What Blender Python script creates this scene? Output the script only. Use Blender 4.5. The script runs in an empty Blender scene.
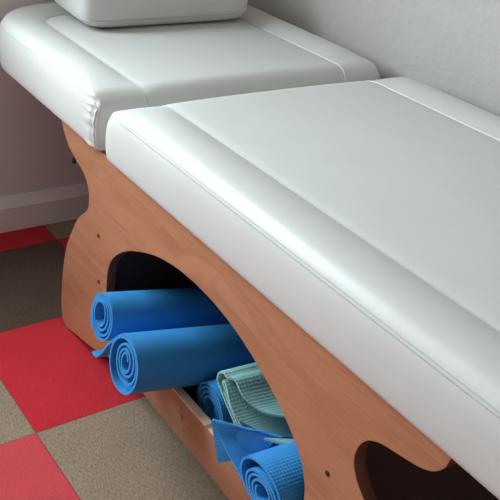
import bpy, bmesh, math, random
import numpy as np
from mathutils import Vector, Matrix
random.seed(4)
C = bpy.context.scene.collection

# ------------------------------------------------------------------ materials
def mat(name, col, rough=.5, spec=.5, metal=0):
    m = bpy.data.materials.new(name); m.use_nodes = True
    b = m.node_tree.nodes['Principled BSDF']
    b.inputs['Base Color'].default_value = (*col, 1); b.inputs['Roughness'].default_value = rough
    b.inputs['Specular IOR Level'].default_value = spec; b.inputs['Metallic'].default_value = metal
    return m, m.node_tree, b
def nd(t, kind, **kw):
    n = t.nodes.new(kind)
    for k, v in kw.items():
        if k in n.inputs: n.inputs[k].default_value = v
        else: setattr(n, k, v)
    return n
def coords(t, which='Object', scale=(1, 1, 1), rot=(0, 0, 0), loc=(0, 0, 0)):
    tc = nd(t, 'ShaderNodeTexCoord'); mp = nd(t, 'ShaderNodeMapping')
    mp.inputs['Scale'].default_value = scale; mp.inputs['Rotation'].default_value = rot; mp.inputs['Location'].default_value = loc
    t.links.new(tc.outputs[which], mp.inputs['Vector']); return mp.outputs['Vector']
def noise(t, vec, scale, detail=4, rough=.55, dist=0):
    n = nd(t, 'ShaderNodeTexNoise'); n.inputs['Scale'].default_value = scale; n.inputs['Detail'].default_value = detail
    n.inputs['Roughness'].default_value = rough; n.inputs['Distortion'].default_value = dist
    t.links.new(vec, n.inputs['Vector']); return n.outputs['Fac']
def ramp(t, fac, stops):
    r = nd(t, 'ShaderNodeValToRGB'); e = r.color_ramp.elements
    while len(e) < len(stops): e.new(.5)
    for i, (p, c) in enumerate(stops): e[i].position = p; e[i].color = (*c, 1)
    t.links.new(fac, r.inputs['Fac']); return r.outputs['Color']
def bump(t, b, h, strength=.3, dist=.001, prev=None):
    n = nd(t, 'ShaderNodeBump'); n.inputs['Strength'].default_value = strength; n.inputs['Distance'].default_value = dist
    t.links.new(h, n.inputs['Height'])
    if prev: t.links.new(prev, n.inputs['Normal'])
    t.links.new(n.outputs['Normal'], b.inputs['Normal']); return n.outputs['Normal']
def math_node(t, op, a, b=None):
    n = nd(t, 'ShaderNodeMath', operation=op)
    for i, v in enumerate((a, b)):
        if v is None: continue
        if isinstance(v, (int, float)): n.inputs[i].default_value = v
        else: t.links.new(v, n.inputs[i])
    return n.outputs[0]
def mixc(t, fac, a, b, blend='MIX'):
    n = nd(t, 'ShaderNodeMix', data_type='RGBA', blend_type=blend)
    for s, v in ((0, fac), (6, a), (7, b)):
        if hasattr(v, 'links'): t.links.new(v, n.inputs[s])
        elif s == 0: n.inputs[0].default_value = v
        else: n.inputs[s].default_value = (*v, 1)
    return n.outputs[2]

def vinyl(name, col):
    m, t, b = mat(name, col, .45, .4)
    v = coords(t)
    c = ramp(t, noise(t, v, 6, 3), [(.3, tuple(x*.96 for x in col)), (.7, col)]); t.links.new(c, b.inputs['Base Color'])
    n1 = bump(t, b, noise(t, v, 9, 3), .35, .004)
    bump(t, b, noise(t, v, 420, 3), .10, .0006, n1)
    r = math_node(t, 'MULTIPLY_ADD', noise(t, v, 60, 3), .12); r.node.inputs[2].default_value = .38
    t.links.new(r, b.inputs['Roughness'])
    return m
M = {}
M['vinyl'] = vinyl('white_vinyl', (.590, .594, .580))
M['thread'] = mat('white_thread', (.74, .74, .71), .6)[0]
M['dark_crease'] = mat('thread_crease_shade', (.46, .47, .46), .6)[0]  # grey for stitches and seams, with the crease shade put into the colour

def wood(name, c1, c2, c3, knots=()):
    m, t, b = mat(name, c1, .42, .4)
    v = coords(t, scale=(1.6, 1, 11))
    warp = noise(t, v, 1.1, 3, .5, .6)
    vv = nd(t, 'ShaderNodeVectorMath', operation='ADD'); t.links.new(coords(t, scale=(1.5, 1, 18)), vv.inputs[0])
    w3 = nd(t, 'ShaderNodeCombineXYZ'); t.links.new(math_node(t, 'MULTIPLY', warp, 7.0), w3.inputs[2]); t.links.new(w3.outputs[0], vv.inputs[1])
    g = noise(t, vv.outputs[0], 1.4, 5, .6)
    col = ramp(t, g, [(.28, c2), (.48, c1), (.72, c3)])
    fine = noise(t, coords(t, scale=(9, 1, 260)), 1.0, 3)
    col = mixc(t, .2, col, ramp(t, fine, [(.35, c2), (.6, c3)]))
    for (kx, kz, rx, rz) in knots:
        q = coords(t, scale=(1/rx, 0, 1/rz), loc=(-kx/rx, 0, -kz/rz))
        ln = nd(t, 'ShaderNodeVectorMath', operation='LENGTH'); t.links.new(q, ln.inputs[0])
        k = nd(t, 'ShaderNodeMapRange'); k.inputs[1].default_value = 1; k.inputs[2].default_value = .35; t.links.new(ln.outputs['Value'], k.inputs[0])
        col = mixc(t, k.outputs[0], col, tuple(x*.45 for x in c1))
    t.links.new(col, b.inputs['Base Color'])
    bump(t, b, fine, .08, .0005)
    return m
M['wood'] = wood('cherry_wood', (.400, .170, .088), (.325, .127, .062), (.48, .222, .122))
M['pine'] = wood('stained_pine', (.385, .178, .102), (.31, .132, .072), (.46, .225, .135), knots=((.272, .128, .008, .005), (.262, .155, .010, .012)))
M['raw_pine'] = wood('raw_pine', (.74, .47, .29), (.62, .36, .20), (.84, .60, .40), knots=((.36, .2, .009, .05),))
M['edge'] = mat('dark_panel_edge', (.13, .055, .034), .4)[0]  # darker brown for the edge faces of the side panels
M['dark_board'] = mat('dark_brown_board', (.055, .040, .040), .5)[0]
M['chrome'] = mat('chrome_metal', (.7, .7, .72), .25, .5, 1)[0]
M['dark_hole'] = mat('dark_metal', (.05, .035, .03), .5, .5, .6)[0]

def foam(name, col, emboss=0, per=.0052):
    m, t, b = mat(name, col, .55, .35)
    uv = coords(t, 'UV')
    v = coords(t)
    c = ramp(t, noise(t, v, 30, 3), [(.3, tuple(x*.9 for x in col)), (.7, tuple(min(1, x*1.06) for x in col))])
    if emboss:
        sep = nd(t, 'ShaderNodeSeparateXYZ'); t.links.new(uv, sep.inputs[0])
        a = math_node(t, 'SINE', math_node(t, 'MULTIPLY', sep.outputs[0], 2*math.pi/per))
        d = math_node(t, 'SINE', math_node(t, 'MULTIPLY', sep.outputs[1], 2*math.pi/(per)))
        h = math_node(t, 'ADD', a, d)
        s = nd(t, 'ShaderNodeMapRange'); s.inputs[1].default_value = -2; s.inputs[2].default_value = 2; t.links.new(h, s.inputs[0])
        n1 = bump(t, b, s.outputs[0], emboss, .0016)
        bump(t, b, noise(t, v, 500, 2), .15, .0006, n1)
    else:
        bump(t, b, noise(t, v, 330, 2, .6), .4, .0012)
    t.links.new(c, b.inputs['Base Color'])
    return m
M['blue'] = foam('blue_foam', (.034, .25, .60))
M['blue_ribbed'] = foam('ribbed_blue_foam', (.038, .27, .66), .45, .0066)
M['teal_ribbed'] = foam('ribbed_teal_foam', (.26, .50, .50), .5, .0075)

def plaster(name, col, strength):
    m, t, b = mat(name, col, .8, .25)
    v = coords(t)
    n1 = bump(t, b, noise(t, v, 28, 5, .62), strength, .006)
    bump(t, b, noise(t, v, 110, 3), strength*.5, .002, n1)
    c = ramp(t, noise(t, v, 5, 4), [(.3, tuple(x*.93 for x in col)), (.7, col)]); t.links.new(c, b.inputs['Base Color'])
    return m
M['plaster'] = plaster('rough_white_plaster', (.48, .455, .435), .6)
M['mauve'] = plaster('mauve_wall_paint', (.78, .77, .79), .12)
M['ceiling'] = plaster('ceiling_paint', (.44, .37, .31), .1)
M['room'] = plaster('room_wall_paint', (.84, .77, .72), .1)
M['skirting'] = mat('white_skirting', (.86, .83, .84), .45)[0]

TILE = .42; TH = math.radians(1.55)
def carpet():
    m, t, b = mat('carpet_tiles', (.5, .4, .3), .95, .1)
    v = coords(t, rot=(0, 0, -TH), scale=(1/TILE,)*3)
    sep = nd(t, 'ShaderNodeSeparateXYZ'); t.links.new(v, sep.inputs[0])
    fx = math_node(t, 'FLOOR', sep.outputs[0]); fy = math_node(t, 'FLOOR', sep.outputs[1])
    par = math_node(t, 'FLOORED_MODULO', math_node(t, 'ADD', fx, fy), 2)
    par = math_node(t, 'GREATER_THAN', par, .5)
    o = coords(t, rot=(0, 0, -TH))
    cell = nd(t, 'ShaderNodeCombineXYZ'); t.links.new(fx, cell.inputs[0]); t.links.new(fy, cell.inputs[1])
    wn = nd(t, 'ShaderNodeTexWhiteNoise', noise_dimensions='3D'); t.links.new(cell.outputs[0], wn.inputs['Vector'])
    streak = noise(t, coords(t, rot=(0, 0, -TH+.1), scale=(90, 330, 1)), 1.0, 4, .65)
    patch = noise(t, o, 9, 3)
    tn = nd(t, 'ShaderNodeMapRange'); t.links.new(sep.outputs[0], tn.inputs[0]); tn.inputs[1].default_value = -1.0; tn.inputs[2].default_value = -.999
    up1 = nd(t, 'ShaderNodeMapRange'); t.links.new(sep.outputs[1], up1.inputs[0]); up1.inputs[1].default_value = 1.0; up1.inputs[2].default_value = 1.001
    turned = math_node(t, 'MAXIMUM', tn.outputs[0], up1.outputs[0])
    taupe = ramp(t, streak, [(.22, (.130, .094, .066)), (.5, (.305, .232, .172)), (.8, (.46, .37, .285))])
    pile = noise(t, o, 300, 4, .7)
    red = ramp(t, pile, [(.25, (.38, .013, .022)), (.5, (.55, .028, .041)), (.8, (.66, .06, .074))])
    pale = mixc(t, .22, red, (.72, .22, .24))  # directional pile sheen put into the colour of some red tiles
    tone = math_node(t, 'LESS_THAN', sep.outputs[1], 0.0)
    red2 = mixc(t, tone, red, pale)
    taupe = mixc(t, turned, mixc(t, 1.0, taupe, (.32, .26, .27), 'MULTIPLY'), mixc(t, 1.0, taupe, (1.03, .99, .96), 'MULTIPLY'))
    col = mixc(t, par, taupe, red2)
    col = mixc(t, .35, col, ramp(t, patch, [(.3, (.72, .72, .72)), (.7, (1, 1, 1))]), 'MULTIPLY')
    # thin dark joint lines between the tiles
    ex = math_node(t, 'PINGPONG', sep.outputs[0], .5); ey = math_node(t, 'PINGPONG', sep.outputs[1], .5)
    e = math_node(t, 'MINIMUM', math_node(t, 'ABSOLUTE', math_node(t, 'SUBTRACT', sep.outputs[0], math_node(t, 'ROUND', sep.outputs[0]))),
                  math_node(t, 'ABSOLUTE', math_node(t, 'SUBTRACT', sep.outputs[1], math_node(t, 'ROUND', sep.outputs[1]))))
    j = nd(t, 'ShaderNodeMapRange'); j.inputs[1].default_value = .0015; j.inputs[2].default_value = .006; t.links.new(e, j.inputs[0])
    col = mixc(t, j.outputs[0], mixc(t, .3, col, (.05, .03, .025)), col)
    t.links.new(col, b.inputs['Base Color'])
    n1 = bump(t, b, pile, .6, .004)
    n2 = bump(t, b, streak, .5, .004, n1)
    bump(t, b, j.outputs[0], .4, .004, n2)
    return m
M['carpet'] = carpet()

# ------------------------------------------------------------------ helpers
def link(name, me, material, parent=None, loc=None, smooth=35):
    me.name = name
    for p in me.polygons: p.use_smooth = True
    if smooth: me.set_sharp_from_angle(angle=math.radians(smooth))
    o = bpy.data.objects.new(name, me); C.objects.link(o)
    if material: me.materials.append(material)
    if parent: o.parent = parent
    return o
def from_bm(bm, recalc=True):
    if recalc: bmesh.ops.recalc_face_normals(bm, faces=bm.faces)
    me = bpy.data.meshes.new('m'); bm.to_mesh(me); bm.free(); return me
def add_box(bm, lo, hi, bev=0):
    r = bmesh.ops.create_cube(bm, size=1)['verts']
    for v in r: v.co = Vector([lo[i] + (v.co[i]+.5)*(hi[i]-lo[i]) for i in range(3)])
    if bev:
        es = list({e for v in r for e in v.link_edges})
        bmesh.ops.bevel(bm, geom=es, offset=bev, segments=2, affect='EDGES', profile=.5)
def box(name, lo, hi, m, parent=None, bev=0):
    bm = bmesh.new(); add_box(bm, lo, hi, bev); return link(name, from_bm(bm), m, parent)
def thing(name, label, cat, loc=(0, 0, 0), group=None):
    o = bpy.data.objects.new(name, None); C.objects.link(o); o.location = loc; o.empty_display_size = .1
    tag(o, label, cat, group); return o
def tag(o, label, cat, group=None):
    o['label'] = label; o['category'] = cat
    if group: o['group'] = group
def struct(o): o['kind'] = 'structure'; return o
def catmull(pts, n):
    P = [Vector(p) for p in pts]; P = [P[0]*2-P[1]] + P + [P[-1]*2-P[-2]]
    out = []
    for i in range(1, len(P)-2):
        for k in range(n):
            t = k/n; a, b, c, d = P[i-1:i+3]
            out.append(.5*((2*b)+(c-a)*t+(2*a-5*b+4*c-d)*t*t+(3*b-a-3*c+d)*t**3))
    out.append(P[-2]); return out
def tube(bm, pts, r, seg=6):
    rings = []
    for i, p in enumerate(pts):
        p = Vector(p); d = (Vector(pts[min(i+1, len(pts)-1)])-Vector(pts[max(i-1, 0)])).normalized()
        u = d.cross(Vector((0, 0, 1)))
        u = u.normalized() if u.length > 1e-4 else Vector((1, 0, 0))
        w = u.cross(d)
        rings.append([bm.verts.new(p+r*(math.cos(2*math.pi*k/seg)*u+math.sin(2*math.pi*k/seg)*w)) for k in range(seg)])
    for a, b in zip(rings, rings[1:]):
        for k in range(seg): bm.faces.new((a[k], a[(k+1) % seg], b[(k+1) % seg], b[k]))
    bm.faces.new(rings[0]); bm.faces.new(rings[-1][::-1])
def strip(name, near, far, thick, m, cross=10, parent=None):
    """A sheet of foam spanned between two 3-D curves, with real thickness; UVs in metres."""
    n = len(near); bm = bmesh.new(); uvl = bm.loops.layers.uv.new('UVMap')
    P = [[near[i].lerp(far[i], k/cross) for k in range(cross+1)] for i in range(n)]
    s = [0]
    for i in range(1, n): s.append(s[-1]+(near[i]-near[i-1]).length)
    A, B = [], []
    for i in range(n):
        ra, rb = [], []
        for k in range(cross+1):
            du = P[min(i+1, n-1)][k]-P[max(i-1, 0)][k]; dv = P[i][min(k+1, cross)]-P[i][max(k-1, 0)]
            nn = du.cross(dv).normalized()*thick/2
            ra.append(bm.verts.new(P[i][k]+nn)); rb.append(bm.verts.new(P[i][k]-nn))
        A.append(ra); B.append(rb)
    def f(vs, uv):
        fc = bm.faces.new(vs)
        for l, q in zip(fc.loops, uv): l[uvl].uv = q
    wid = (far[0]-near[0]).length/cross
    for i in range(n-1):
        for k in range(cross):
            uv = [(s[i], k*wid), (s[i+1], k*wid), (s[i+1], (k+1)*wid), (s[i], (k+1)*wid)]
            f((A[i][k], A[i+1][k], A[i+1][k+1], A[i][k+1]), uv)
            f((B[i][k], B[i][k+1], B[i+1][k+1], B[i+1][k]), [uv[0], uv[3], uv[2], uv[1]])
        for k in (0, cross):
            f((A[i][k], B[i][k], B[i+1][k], A[i+1][k]), [(s[i], 0), (s[i], 0), (s[i+1], 0), (s[i+1], 0)])
    for i in (0, n-1):
        for k in range(cross):
            f((A[i][k], A[i][k+1], B[i][k+1], B[i][k]), [(s[i], 0)]*4)
    return link(name, from_bm(bm), m, parent, smooth=40)

# ------------------------------------------------------------------ the room
XW, YW = -.985, 1.10          # head wall and long wall behind the bed
XE, YE, ZC = 3.4, -3.6, 2.75
bm = bmesh.new(); add_box(bm, (XW-.15, YE-.15, -.1), (XE+.15, YW+.15, 0)); struct(link('floor', from_bm(bm), M['carpet']))
bm = bmesh.new(); add_box(bm, (XW-.15, YE-.15, ZC), (XE+.15, YW+.15, ZC+.1)); struct(link('ceiling', from_bm(bm), M['ceiling']))
struct(box('wall_right', (XW-.15, YW, 0), (XE+.15, YW+.15, ZC), M['plaster']))
struct(box('wall_left', (XW-.15, YE-.15, 0), (XE+.15, YE, ZC), M['room']))
struct(box('wall_back', (XE, YE, 0), (XE+.15, YW, ZC), M['room']))
WY0, WY1, WZ0, WZ1 = -1.62, -.08, 1.06, 2.36
bm = bmesh.new()
add_box(bm, (XW-.22, WY1, 0), (XW, YW, ZC)); add_box(bm, (XW-.22, YE, 0), (XW, WY0, ZC))
add_box(bm, (XW-.22, WY0, 0), (XW, WY1, WZ0)); add_box(bm, (XW-.22, WY0, WZ1), (XW, WY1, ZC))
struct(link('wall_front', from_bm(bm), M['mauve']))
bm = bmesh.new()
for lo, hi in (((WY0, WZ0), (WY0+.05, WZ1)), ((WY1-.05, WZ0), (WY1, WZ1)), ((WY0+.05, WZ0), (WY1-.05, WZ0+.05)), ((WY0+.05, WZ1-.05), (WY1-.05, WZ1))):
    add_box(bm, (XW-.19, lo[0], lo[1]), (XW-.135, hi[0], hi[1]), .004)
struct(link('window_1', from_bm(bm), M['skirting']))
# skirting with a sloping top face
prof = [(0, 0), (.022, 0), (.022, .083), (.019, .088), (.006, .113), (.004, .117), (0, .117)]
bm = bmesh.new(); ends = []
for y in (YE, YW): ends.append([bm.verts.new((XW+a, y, z)) for a, z in prof])
for i in range(len(prof)):
    j = (i+1) % len(prof); bm.faces.new((ends[0][i], ends[0][j], ends[1][j], ends[1][i]))
bm.faces.new(ends[0]); bm.faces.new(ends[1])
struct(link('baseboard_front', from_bm(bm), M['skirting'], smooth=20))

# ------------------------------------------------------------------ massage table
table = thing('massage_table', 'white vinyl massage table on a curvy wooden frame, standing on checkered carpet', 'massage table', (.28, .63, 0))
def off(o):                                     # mesh is in world coordinates; keep it there under the Empty
    o.matrix_parent_inverse = Matrix.Translation((-.28, -.63, 0)); return o
Y0, YB, ZB = .210, 1.045, .6035
# section of the upholstery: (distance in from the outermost outline, height)
PROF = [(.024, .6035), (.010, .6035), (.004, .610), (.001, .630), (0, .655), (.0005, .680), (.0025, .700), (.0055, .713), (.0075, .7185),
        (.012, .7265), (.021, .7365), (.034, .7418), (.050, .7440), (.068, .7438), (.086, .7418), (.102, .7382), (.116, .7338), (.1245, .7310), (.1285, .7300),
        (.1325, .7312), (.140, .7328)]
pr = catmull([(a, 0, b) for a, b in PROF[1:]], 3); PR = [(.024, .6035)] + [(p.x, p.z) for p in pr]
NP = len(PR)
DV = PR[-1][0]
def cushion(name, xend, xfar, rx, rz, Rc, pleats, dr0=True):
    """rolled-edge upholstered slab; the end at xend rolls down without a bolster; Rc > 0: round corners and a bolster along the far end"""
    sg = 1 if xfar > xend else -1
    rows = []                                    # (x, vertical drop, inset)
    nt = 12
    for k in range(nt+1):
        th = math.pi/2*(1-k/nt)
        rows.append((xend+sg*rx*(1-math.sin(th)), rz*(1-math.cos(th)), .014*(1-math.cos(th))**2))
    L0 = xend+sg*rx; L1 = xfar-sg*Rc if Rc else xfar-sg*rx
    nl = 60
    for k in range(1, nl+1): rows.append((L0+(L1-L0)*k/nl, 0, 0))
    if not Rc:
        for k in range(1, nt+1):
            th = math.pi/2*k/nt
            rows.append((xfar-sg*rx*(1-math.sin(th)), rz*(1-math.cos(th)), .014*(1-math.cos(th))**2))
    half = []                                    # outline point + inward normal on the front side
    for (x, dr, ins) in rows: half.append((x, Y0, 0, 1, dr, ins))
    na = 18
    if Rc:
        for k in range(1, na+1):
            a = math.pi/2*k/na
            half.append((L1+sg*Rc*math.sin(a), Y0+Rc-Rc*math.cos(a), -sg*math.sin(a), math.cos(a), 0, 0))
    bm = bmesh.new(); NI = 40
    ym = (Y0+YB)/2
    def pt(h, j, side):
        x, y, nx, ny, dr, ins = h; d, z = PR[j]
        f = min(1, max(0, (z-ZB)/(.72-ZB)))
        d2 = d+ins
        if z > .7305 and d < .1285 and dr0:              # the bolster dies out towards the rolled end
            g = min(1, abs(x-xend)/.16); z = .7305+(z-.7305)*g*g*(3-2*g)
        zz = z-dr*f
        px, py = x+nx*d2, y+ny*d2
        if pleats and side == 0 and j < NP-14:     # gathered pleats at the corner seam
            q = abs(x-(xend+sg*.035)); w = math.exp(-(q/.022)**2)
            py += .0030*w*math.sin(zz*2*math.pi/.021+1.5*math.sin(zz*90)) + .0035*math.exp(-((x-xend-sg*.018)/.006)**2)
        return Vector((px, py if side == 0 else 2*ym-py, zz))
    grid = []
    for h in half:
        fr = [pt(h, j, 0) for j in range(NP)]; bk = [pt(h, j, 1) for j in range(NP)]
        mid = []
        for i in range(1, NI):
            t = i/NI; p = fr[-1].lerp(bk[-1], t); p.z += .0045*math.sin(math.pi*t)**.6*(1-min(1, h[4]/rz)); mid.append(p)
        grid.append([bm.verts.new(p) for p in fr+mid+bk[::-1]])
    for a, b in zip(grid, grid[1:]):
        for k in range(len(a)-1): bm.faces.new((a[k], a[k+1], b[k+1], b[k]))
    # bottom
    for a, b in zip(grid, grid[1:]): bm.faces.new((a[0], b[0], b[-1], a[-1]))
    def cap(row, sgn):
        c = Vector((0, 0, 0))
        for v in row: c += v.co
        c /= len(row); prev = row
        for s, o in ((.985, .004), (.95, .006), (.8, .007)):
            nr = [bm.verts.new(Vector((v.co.x+sgn*o, c.y+(v.co.y-c.y)*s, c.z+(v.co.z-c.z)*(s if s > .9 else s*.9)))) for v in row]
            for k in range(len(row)): kk = (k+1) % len(row); bm.faces.new((prev[k], prev[kk], nr[kk], nr[k]))
            prev = nr
        bm.faces.new(prev)
    cap(grid[0], -sg)
    if Rc:                                       # bolster along the far end
        last = grid[-1]; x = xfar; cols = []
        top = last[NP-1:NP-1+NI+1]
        for i, v in enumerate(top):
            if i == 0: cols.append(last[:NP]); continue
            if i == NI: cols.append(last[:NP-1:-1]); continue
            col = [bm.verts.new((x-sg*d, v.co.y, z)) for d, z in PR[:-1]] + [v]; cols.append(col)
        for a, b in zip(cols, cols[1:]):
            for j in range(NP-1):
                vs = [a[j], a[j+1], b[j+1], b[j]]
                vs = list(dict.fromkeys(vs))
                if len(vs) > 2: bm.faces.new(vs)
    else: cap(grid[-1], sg)
    bmesh.ops.remove_doubles(bm, verts=bm.verts, dist=1e-6)
    o = off(link(name, from_bm(bm), M['vinyl'], table, smooth=60))
    # seams follow the same surface
    js = min(range(NP), key=lambda j: abs(PR[j][1]-.7185)+(PR[j][0] > .03)); jv = min(range(NP), key=lambda j: abs(PR[j][0]-.1285))
    return o, half, pt, js, jv
main, hm, pm, js, jv = cushion('main_cushion', -.116, 1.46, .080, .042, 0, False)
head, hh, ph, _, _ = cushion('head_cushion', -.155, -.955, .050, .050, .21, True)
def sub(name, bm, m, parent): return link(name, from_bm(bm), m, parent)
for o, half, pt in ((main, hm, pm), (head, hh, ph)):
    for side in (0, 1):
        bm = bmesh.new(); tube(bm, [pt(h, js, side)+Vector((0, 0, -.0003)) for h in half[3:]], .0012); s = sub('seam', bm, M['dark_crease'] if side == 0 else M['thread'], o)
        bm = bmesh.new(); tube(bm, [pt(h, jv, side)+Vector((0, 0, +.0006 if side == 0 else .0012)) for h in half], .0013 if side == 0 else .0017); s = sub('seam', bm, M['dark_crease'] if side == 0 else M['thread'], o)
# double row of stitches below the front seam
bm = bmesh.new()
x = -.04
while x < 1.44:
    for dz in (.0055,):
        p = Vector((x, Y0+.0045, .7185-dz)); q = p+Vector((.0045, 0, 0)); tube(bm, [p, q], .0007, 5)
    x += .0085
sub('stitching', bm, M['dark_crease'], main)
# corner seam of the head cushion, from the front seam down to the base
hr = hh[6]
bm = bmesh.new(); tube(bm, [ph(hh[5], j, 0)+Vector((0, -.0008, 0)) for j in range(1, js+1)], .0014); sub('corner_seam', bm, M['thread'], head)

# curvy wooden side panels
ctr = .279
Lh = [(-.388, .6025), (-.384, .590), (-.366, .566), (-.340, .543), (-.301, .526), (-.262, .513), (-.238, .498), (-.226, .478), (-.223, .452), (-.231, .425),
      (-.256, .402), (-.290, .372), (-.330, .315), (-.366, .250), (-.390, .170), (-.403, .090), (-.404, .045), (-.396, .016), (-.380, .001)]
Lh = catmull([(a, 0, b) for a, b in Lh], 4)
foot = catmull([(-.374, 0, .001), (-.31, 0, .016), (-.24, 0, .031), (-.176, 0, .048), (-.105, 0, .074), (-.04, 0, .088), (.03, 0, .094)], 4)
op = catmull([(-.119, 0, .192), (-.1195, 0, .24), (-.1185, 0, .283), (-.113, 0, .318), (-.094, 0, .356), (-.050, 0, .397), (.010, 0, .433), (.110, 0, .473), (.200, 0, .492), (.279, 0, .497)], 5)
left = Lh+foot                                   # outer edge, down the left foot and along its arched bottom
poly = [(p.x, p.z) for p in left]
poly += [(.03, .192)]
poly += [(p.x, p.z) for p in op]
Rh = catmull([(.950, 0, .6025), (.944, 0, .592), (.939, 0, .574), (.924, 0, .5545), (.898, 0, .5405), (.859, 0, .5310), (.818, 0, .5210), (.792, 0, .5055), (.777, 0, .480), (.7745, 0, .450),
              (.787, 0, .424), (.814, 0, .398), (.850, 0, .368), (.890, 0, .315), (.925, 0, .250), (.948, 0, .170), (.961, 0, .090), (.962, 0, .045), (.954, 0, .016), (.938, 0, .001)], 4)
mir = [(2*ctr-x, z) for x, z in poly[len(Lh):]][::-1] + [(p.x, p.z) for p in Rh[::-1]]
full = poly + mir[1:]
def panel_mesh(y0, y1, outline, bev=.0015):
    cu = bpy.data.curves.new('c', 'CURVE'); cu.dimensions = '2D'; cu.fill_mode = 'BOTH'
    sp = cu.splines.new('POLY'); sp.points.add(len(outline)-1); sp.use_cyclic_u = True
    for p, (a, b) in zip(sp.points, outline): p.co = (a, b, 0, 1)
    cu.extrude = (y1-y0)/2-bev; cu.bevel_depth = bev; cu.bevel_resolution = 1; cu.offset = -bev
    ob = bpy.data.objects.new('c', cu); C.objects.link(ob)
    dg = bpy.context.evaluated_depsgraph_get(); me = bpy.data.meshes.new_from_object(ob.evaluated_get(dg))
    bpy.data.objects.remove(ob); bpy.data.curves.remove(cu)
    me.transform(Matrix.Translation((0, (y0+y1)/2, 0)) @ Matrix.Rotation(math.pi/2, 4, 'X'))
    return me
PY0, PT = .227, .024
for k, y in enumerate((PY0, YB-.017-PT)):
    pme = panel_mesh(y, y+PT, full); pme.materials.append(M['wood']); pme.materials.append(M['edge'])
    for f in pme.polygons: f.material_index = 0 if abs(f.normal.y) > .9 else 1
    p = off(link('side_panel', pme, None, table, smooth=40))
    fy = y-.0005 if k == 0 else y+PT+.0005
    for (sx, sz) in ((-.167, .385), (-.163, .261), (.722, .383), (.718, .261)):
        bm = bmesh.new()
        bmesh.ops.create_cone(bm, segments=16, radius1=.0058, radius2=.0048, depth=.002, cap_ends=True, matrix=Matrix.Translation((sx, fy, sz)) @ Matrix.Rotation(math.pi/2, 4, 'X'))
        s = sub('screw', bm, M['dark_hole'], p)
    # low pine rail between the two feet, in the same plane as the panel
    r = off(box('rail', (.0305, y, .094), (2*ctr-.0305, y+.018, .199), M['pine'], table, .001))
    sub_b = bmesh.new(); add_box(sub_b, (.0305, y-.0002, .1992), (2*ctr-.0305, y+.019, .2035), .0008); link('rail_edge', from_bm(sub_b), M['raw_pine'], r)
# small bolt in the hollow of the head end
bm = bmesh.new(); bmesh.ops.create_cone(bm, segments=14, radius1=.005, radius2=.005, depth=.020, cap_ends=True, matrix=Matrix.Translation((-.319, .232, .518)) @ Matrix.Rotation(.42, 4, 'Y'))
off(link('bolt', from_bm(bm), M['dark_hole'], table))
# dark inner boards: two ends, an inner shelf and the deck under the upholstery
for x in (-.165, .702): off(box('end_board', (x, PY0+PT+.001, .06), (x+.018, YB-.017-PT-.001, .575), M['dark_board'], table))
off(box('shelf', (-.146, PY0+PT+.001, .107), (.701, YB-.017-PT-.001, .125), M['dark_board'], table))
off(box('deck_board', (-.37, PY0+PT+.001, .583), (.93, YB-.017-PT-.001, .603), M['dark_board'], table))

# ------------------------------------------------------------------ head pillow
def pillow():
    bm = bmesh.new(); cx, cy, cz = -.742, .653, .7378
    hx, hy, hz = .128, .265, .064
    nu, nv = 96, 28; rows = []
    for i in range(nv+1):
        v = -math.pi/2+math.pi*i/nv; row = []
        for j in range(nu):
            u = 2*math.pi*j/nu
            se = lambda c, e: math.copysign(abs(c)**e, c)
            cv = se(math.cos(v), .32 if v > 0 else .22); sv = se(math.sin(v), .55)
            x = hx*cv*se(math.cos(u), .28); y = hy*cv*se(math.sin(u), .20); z = hz*(sv+.98)
            z = max(z, .001)
            row.append(bm.verts.new((cx+x, cy+y, cz+z+(hx-x)*.03)))
        rows.append(row)
    for a, b in zip(rows, rows[1:]):
        for j in range(nu): bm.faces.new((a[j], a[(j+1) % nu], b[(j+1) % nu], b[j]))
    bmesh.ops.remove_doubles(bm, verts=bm.verts, dist=1e-6)
    o = link('pillow', from_bm(bm), M['vinyl'], None, smooth=70)
    return o
pil = pillow(); tag(pil, 'white vinyl head pillow lying on the head end of the massage table', 'pillow')
def pillow_seam(zr):
    bm = bmesh.new(); pts = []
    v = math.asin(-1*abs((zr/.064-.98))**(1/.55)) if zr/.064 < .98 else 0
    se = lambda c, e: math.copysign(abs(c)**e, c)
    cv = se(math.cos(v), .22)
    for j in range(121):
        u = 2*math.pi*j/120
        pts.append((-.742+(.128*cv+.0002)*se(math.cos(u), .28), .653+(.265*cv+.0002)*se(math.sin(u), .20), .7378+zr+(.128-.128*cv*se(math.cos(u), .28))*.03))
    tube(bm, pts, .0018); return link('seam', from_bm(bm), M['dark_crease'], pil)
pillow_seam(.026)

# ------------------------------------------------------------------ yoga mats
def roll_frame(c, phi, tau):
    a = Vector((math.sin(phi)*math.cos(tau), math.cos(phi)*math.cos(tau), -math.sin(tau)))
    u = Vector((math.cos(phi), -math.sin(phi), 0)); v = u.cross(a); 
    if v.z < 0: v = -v
    return Vector(c), a, u, v
def spiral(knots, start, cw=1, n=44, core=1.0):
    """2-D spiral from the inside out; knots = (turn, radius, centre u, centre v); ends at angle `start`"""
    turns = knots[-1][0]; N = int(turns*n); out = []
    for i in range(N+1):
        q = turns*i/N
        for k0, k1 in zip(knots, knots[1:]):
            if q <= k1[0]+1e-9: break
        f = (q-k0[0])/(k1[0]-k0[0]); f = f*f*(3-2*f) if k1[0]-k0[0] < 1.2 else f
        r = k0[1]+(k1[1]-k0[1])*f; eu = k0[2]+(k1[2]-k0[2])*f; ev = k0[3]+(k1[3]-k0[3])*f
        a = start-cw*2*math.pi*(turns-q); sq = core+(1-core)*min(1, q/max(1.2, turns*.45))
        out.append((r*math.cos(a)*sq+eu, r*math.sin(a)+ev))
    return out
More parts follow.
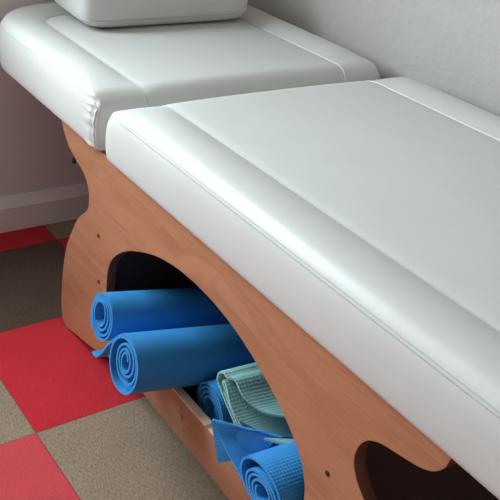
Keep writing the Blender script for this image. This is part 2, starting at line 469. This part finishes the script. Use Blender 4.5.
def roll(label, c, phi, tau, prof, L, thick, m, name='yoga_mat', wob=.0, taper=1.0):
    c, a, u, v = roll_frame(c, phi, tau)
    near, far = [], []
    n = len(prof)
    for i, (p, q) in enumerate(prof):
        o = wob*math.sin(i*.13+c.x*20)
        near.append(c+u*p+v*q+a*o); far.append(c+u*p*taper+v*q*taper+a*(L+o))
    o = strip(name, near, far, thick, m)
    tag(o, label, 'yoga mat'); return o
T = .0052
# far mat: tight roll with an open oval core, outer end tucked underneath
sp = spiral([(0, .0280, -.012, .004), (1, .0340, -.010, .003), (2.2, .0430, -.005, .001), (4.0, .0570, 0, 0)], -2.2, 1, core=.72)
roll('plain blue rolled yoga mat, farthest back in the oval opening', (.009, .156, .2775), .05, .169, sp, .55, T, M['blue'], wob=.002)
# near mat: looser roll whose outer end curls off to the left
c2 = (.198, .115, .2885)
sp = spiral([(0, .0185, .007, .012), (1, .0245, .008, .012), (2.4, .0365, .010, .014), (3.2, .0545, .002, .004), (4.2, .0625, 0, 0)], math.pi/2, 1, core=.62)
tail = catmull([(0, 0, .0625), (-.022, 0, .0585), (-.045, 0, .036), (-.070, 0, .006), (-.092, 0, -.030), (-.112, 0, -.050), (-.132, 0, -.052)], 6)
sp = sp[:-1]+[(p.x, p.z) for p in tail]
roll('big plain blue yoga mat roll with its loose end curling out in front', c2, .01, .187, sp, .55, T, M['blue'], wob=.001)
# blue mat behind the rail, under the teal one
sp = spiral([(0, .030, .004, -.004), (4.4, .0625, 0, 0)], -1.7, -1, core=.7)
roll('ribbed blue rolled yoga mat behind the pale rail, half under the teal mat', (.309, .264, .198), .05, .0, sp, .5, T, M['blue_ribbed'], wob=.002)

def mat_sheet(label, near, far, n, thick, m):
    o = strip('yoga_mat', catmull(near, n), catmull(far, n), thick, m); tag(o, label, 'yoga mat'); return o
# teal mat: folded flat, its loose top layer lying askew
near, far = [], []
ax = Vector((.815, 0, -.580)); up = Vector((.580, 0, .815)); o0 = Vector((.352, .254, .318))
def tp(s, h, y=0):
    h += max(0, s-.10)*.2
    y += max(0, s-.135)*1.7
    return o0+ax*s+up*h+Vector((0, y, 0))
lay = [tp(.03, -.012), tp(.08, -.013), tp(.112, -.013), tp(.120, -.009), tp(.112, -.004), tp(.08, -.003), tp(.022, -.003),
       tp(.013, .001), tp(.022, .006), tp(.10, .0065), tp(.20, .006), tp(.208, .002), tp(.20, -.002), tp(.15, -.009), tp(.125, -.020), tp(.09, -.022), tp(.012, -.021), tp(-.004, -.010), tp(-.006, .006),
       tp(.000, .018), tp(.012, .0235)]
near += lay; far += [p+Vector((0, .42, -.03)) for p in lay]
fl = [Vector(p) for p in ((.393, .262, .331), (.418, .264, .3135), (.444, .275, .300), (.468, .290, .295), (.492, .318, .294), (.522, .350, .300), (.552, .345, .300), (.562, .315, .287), (.540, .283, .279), (.508, .259, .276))]
near += fl
ff = [Vector(p) for p in ((.405, .68, .305), (.440, .68, .285), (.47, .68, .275), (.50, .66, .270), (.53, .62, .270), (.560, .56, .276), (.585, .50, .280), (.590, .42, .272), (.570, .37, .268), (.545, .335, .270))]
far += ff
mat_sheet('pale teal ribbed yoga mat folded flat with its top layer flopping over', near, far, 5, .0046, M['teal_ribbed'])
# blue mat at the front: a roll with its free end pulled out to the left over the rail
c5, a5, u5, v5 = roll_frame((.590, .200, .2515), .0, .06)
sp = spiral([(0, .020, .004, -.016), (1, .027, .004, -.014), (3.2, .0435, .003, -.011), (4.0, .0560, 0, 0), (4.3, .0575, 0, 0)], -math.pi/2, 1, core=.8)
sp = [(p*1.18, q*.80) for p, q in sp]
near = [c5+u5*p+v5*q for p, q in sp]; far = [c5+u5*p+v5*q+a5*.5 for p, q in sp]
nt = [(.590, .2, .208), (.545, .2, .2165), (.512, .2, .228), (.482, .2, .240), (.452, .2, .254), (.434, .200, .270), (.423, .200, .279), (.4185, .198, .272), (.434, .195, .250), (.466, .189, .211)]
ft = [(.590, .698, .178), (.555, .58, .182), (.530, .48, .192), (.518, .40, .212), (.513, .345, .240), (.514, .315, .260), (.518, .298, .2715), (.512, .290, .268), (.508, .280, .255), (.505, .265, .232)]
tn = catmull(nt, 6); tf = catmull(ft, 6)
o = strip('yoga_mat', near+tn[1:], far+tf[1:], .0048, M['blue_ribbed'])
tag(o, 'ribbed blue yoga mat half unrolled over the rail, nearest of the five', 'yoga mat')

# ------------------------------------------------------------------ light
def area(name, loc, rot, sx, sy, power, col):
    l = bpy.data.lights.new(name, 'AREA'); l.shape = 'RECTANGLE'; l.size = sx; l.size_y = sy; l.energy = power; l.color = col
    o = bpy.data.objects.new(name, l); C.objects.link(o); o.location = loc; o.rotation_euler = rot; return o
area('window_daylight', (XW-.125, (WY0+WY1)/2, (WZ0+WZ1)/2), (0, -math.pi/2, 0), WZ1-WZ0-.1, WY1-WY0-.1, 51, (.81, .955, 1.0))
w = bpy.data.worlds.new('world'); bpy.context.scene.world = w; w.use_nodes = True
w.node_tree.nodes['Background'].inputs[0].default_value = (.8, .9, 1, 1); w.node_tree.nodes['Background'].inputs[1].default_value = .6

# ------------------------------------------------------------------ camera
cam = bpy.data.cameras.new('camera'); co = bpy.data.objects.new('camera', cam); C.objects.link(co)
cam.sensor_width = 36; cam.sensor_fit = 'HORIZONTAL'; cam.lens = 858.49/500*36; cam.clip_start = .02
yaw, pitch, rl = 2.5125, .4962, .1051
fwd = Vector((math.cos(yaw)*math.cos(pitch), math.sin(yaw)*math.cos(pitch), -math.sin(pitch)))
right = Vector((math.sin(yaw), -math.cos(yaw), 0)); up_ = right.cross(fwd)
r2 = right*math.cos(rl)+up_*math.sin(rl); u2 = up_*math.cos(rl)-right*math.sin(rl)
mw = Matrix((r2, u2, -fwd)).transposed().to_4x4(); mw.translation = Vector((1.4852, -.5307, 1.3542)); co.matrix_world = mw
S = bpy.context.scene; S.camera = co
S.view_settings.view_transform = 'Standard'; S.view_settings.look = 'None'; S.view_settings.gamma = 1; S.view_settings.use_curve_mapping = False
S.view_settings.exposure = 1.1
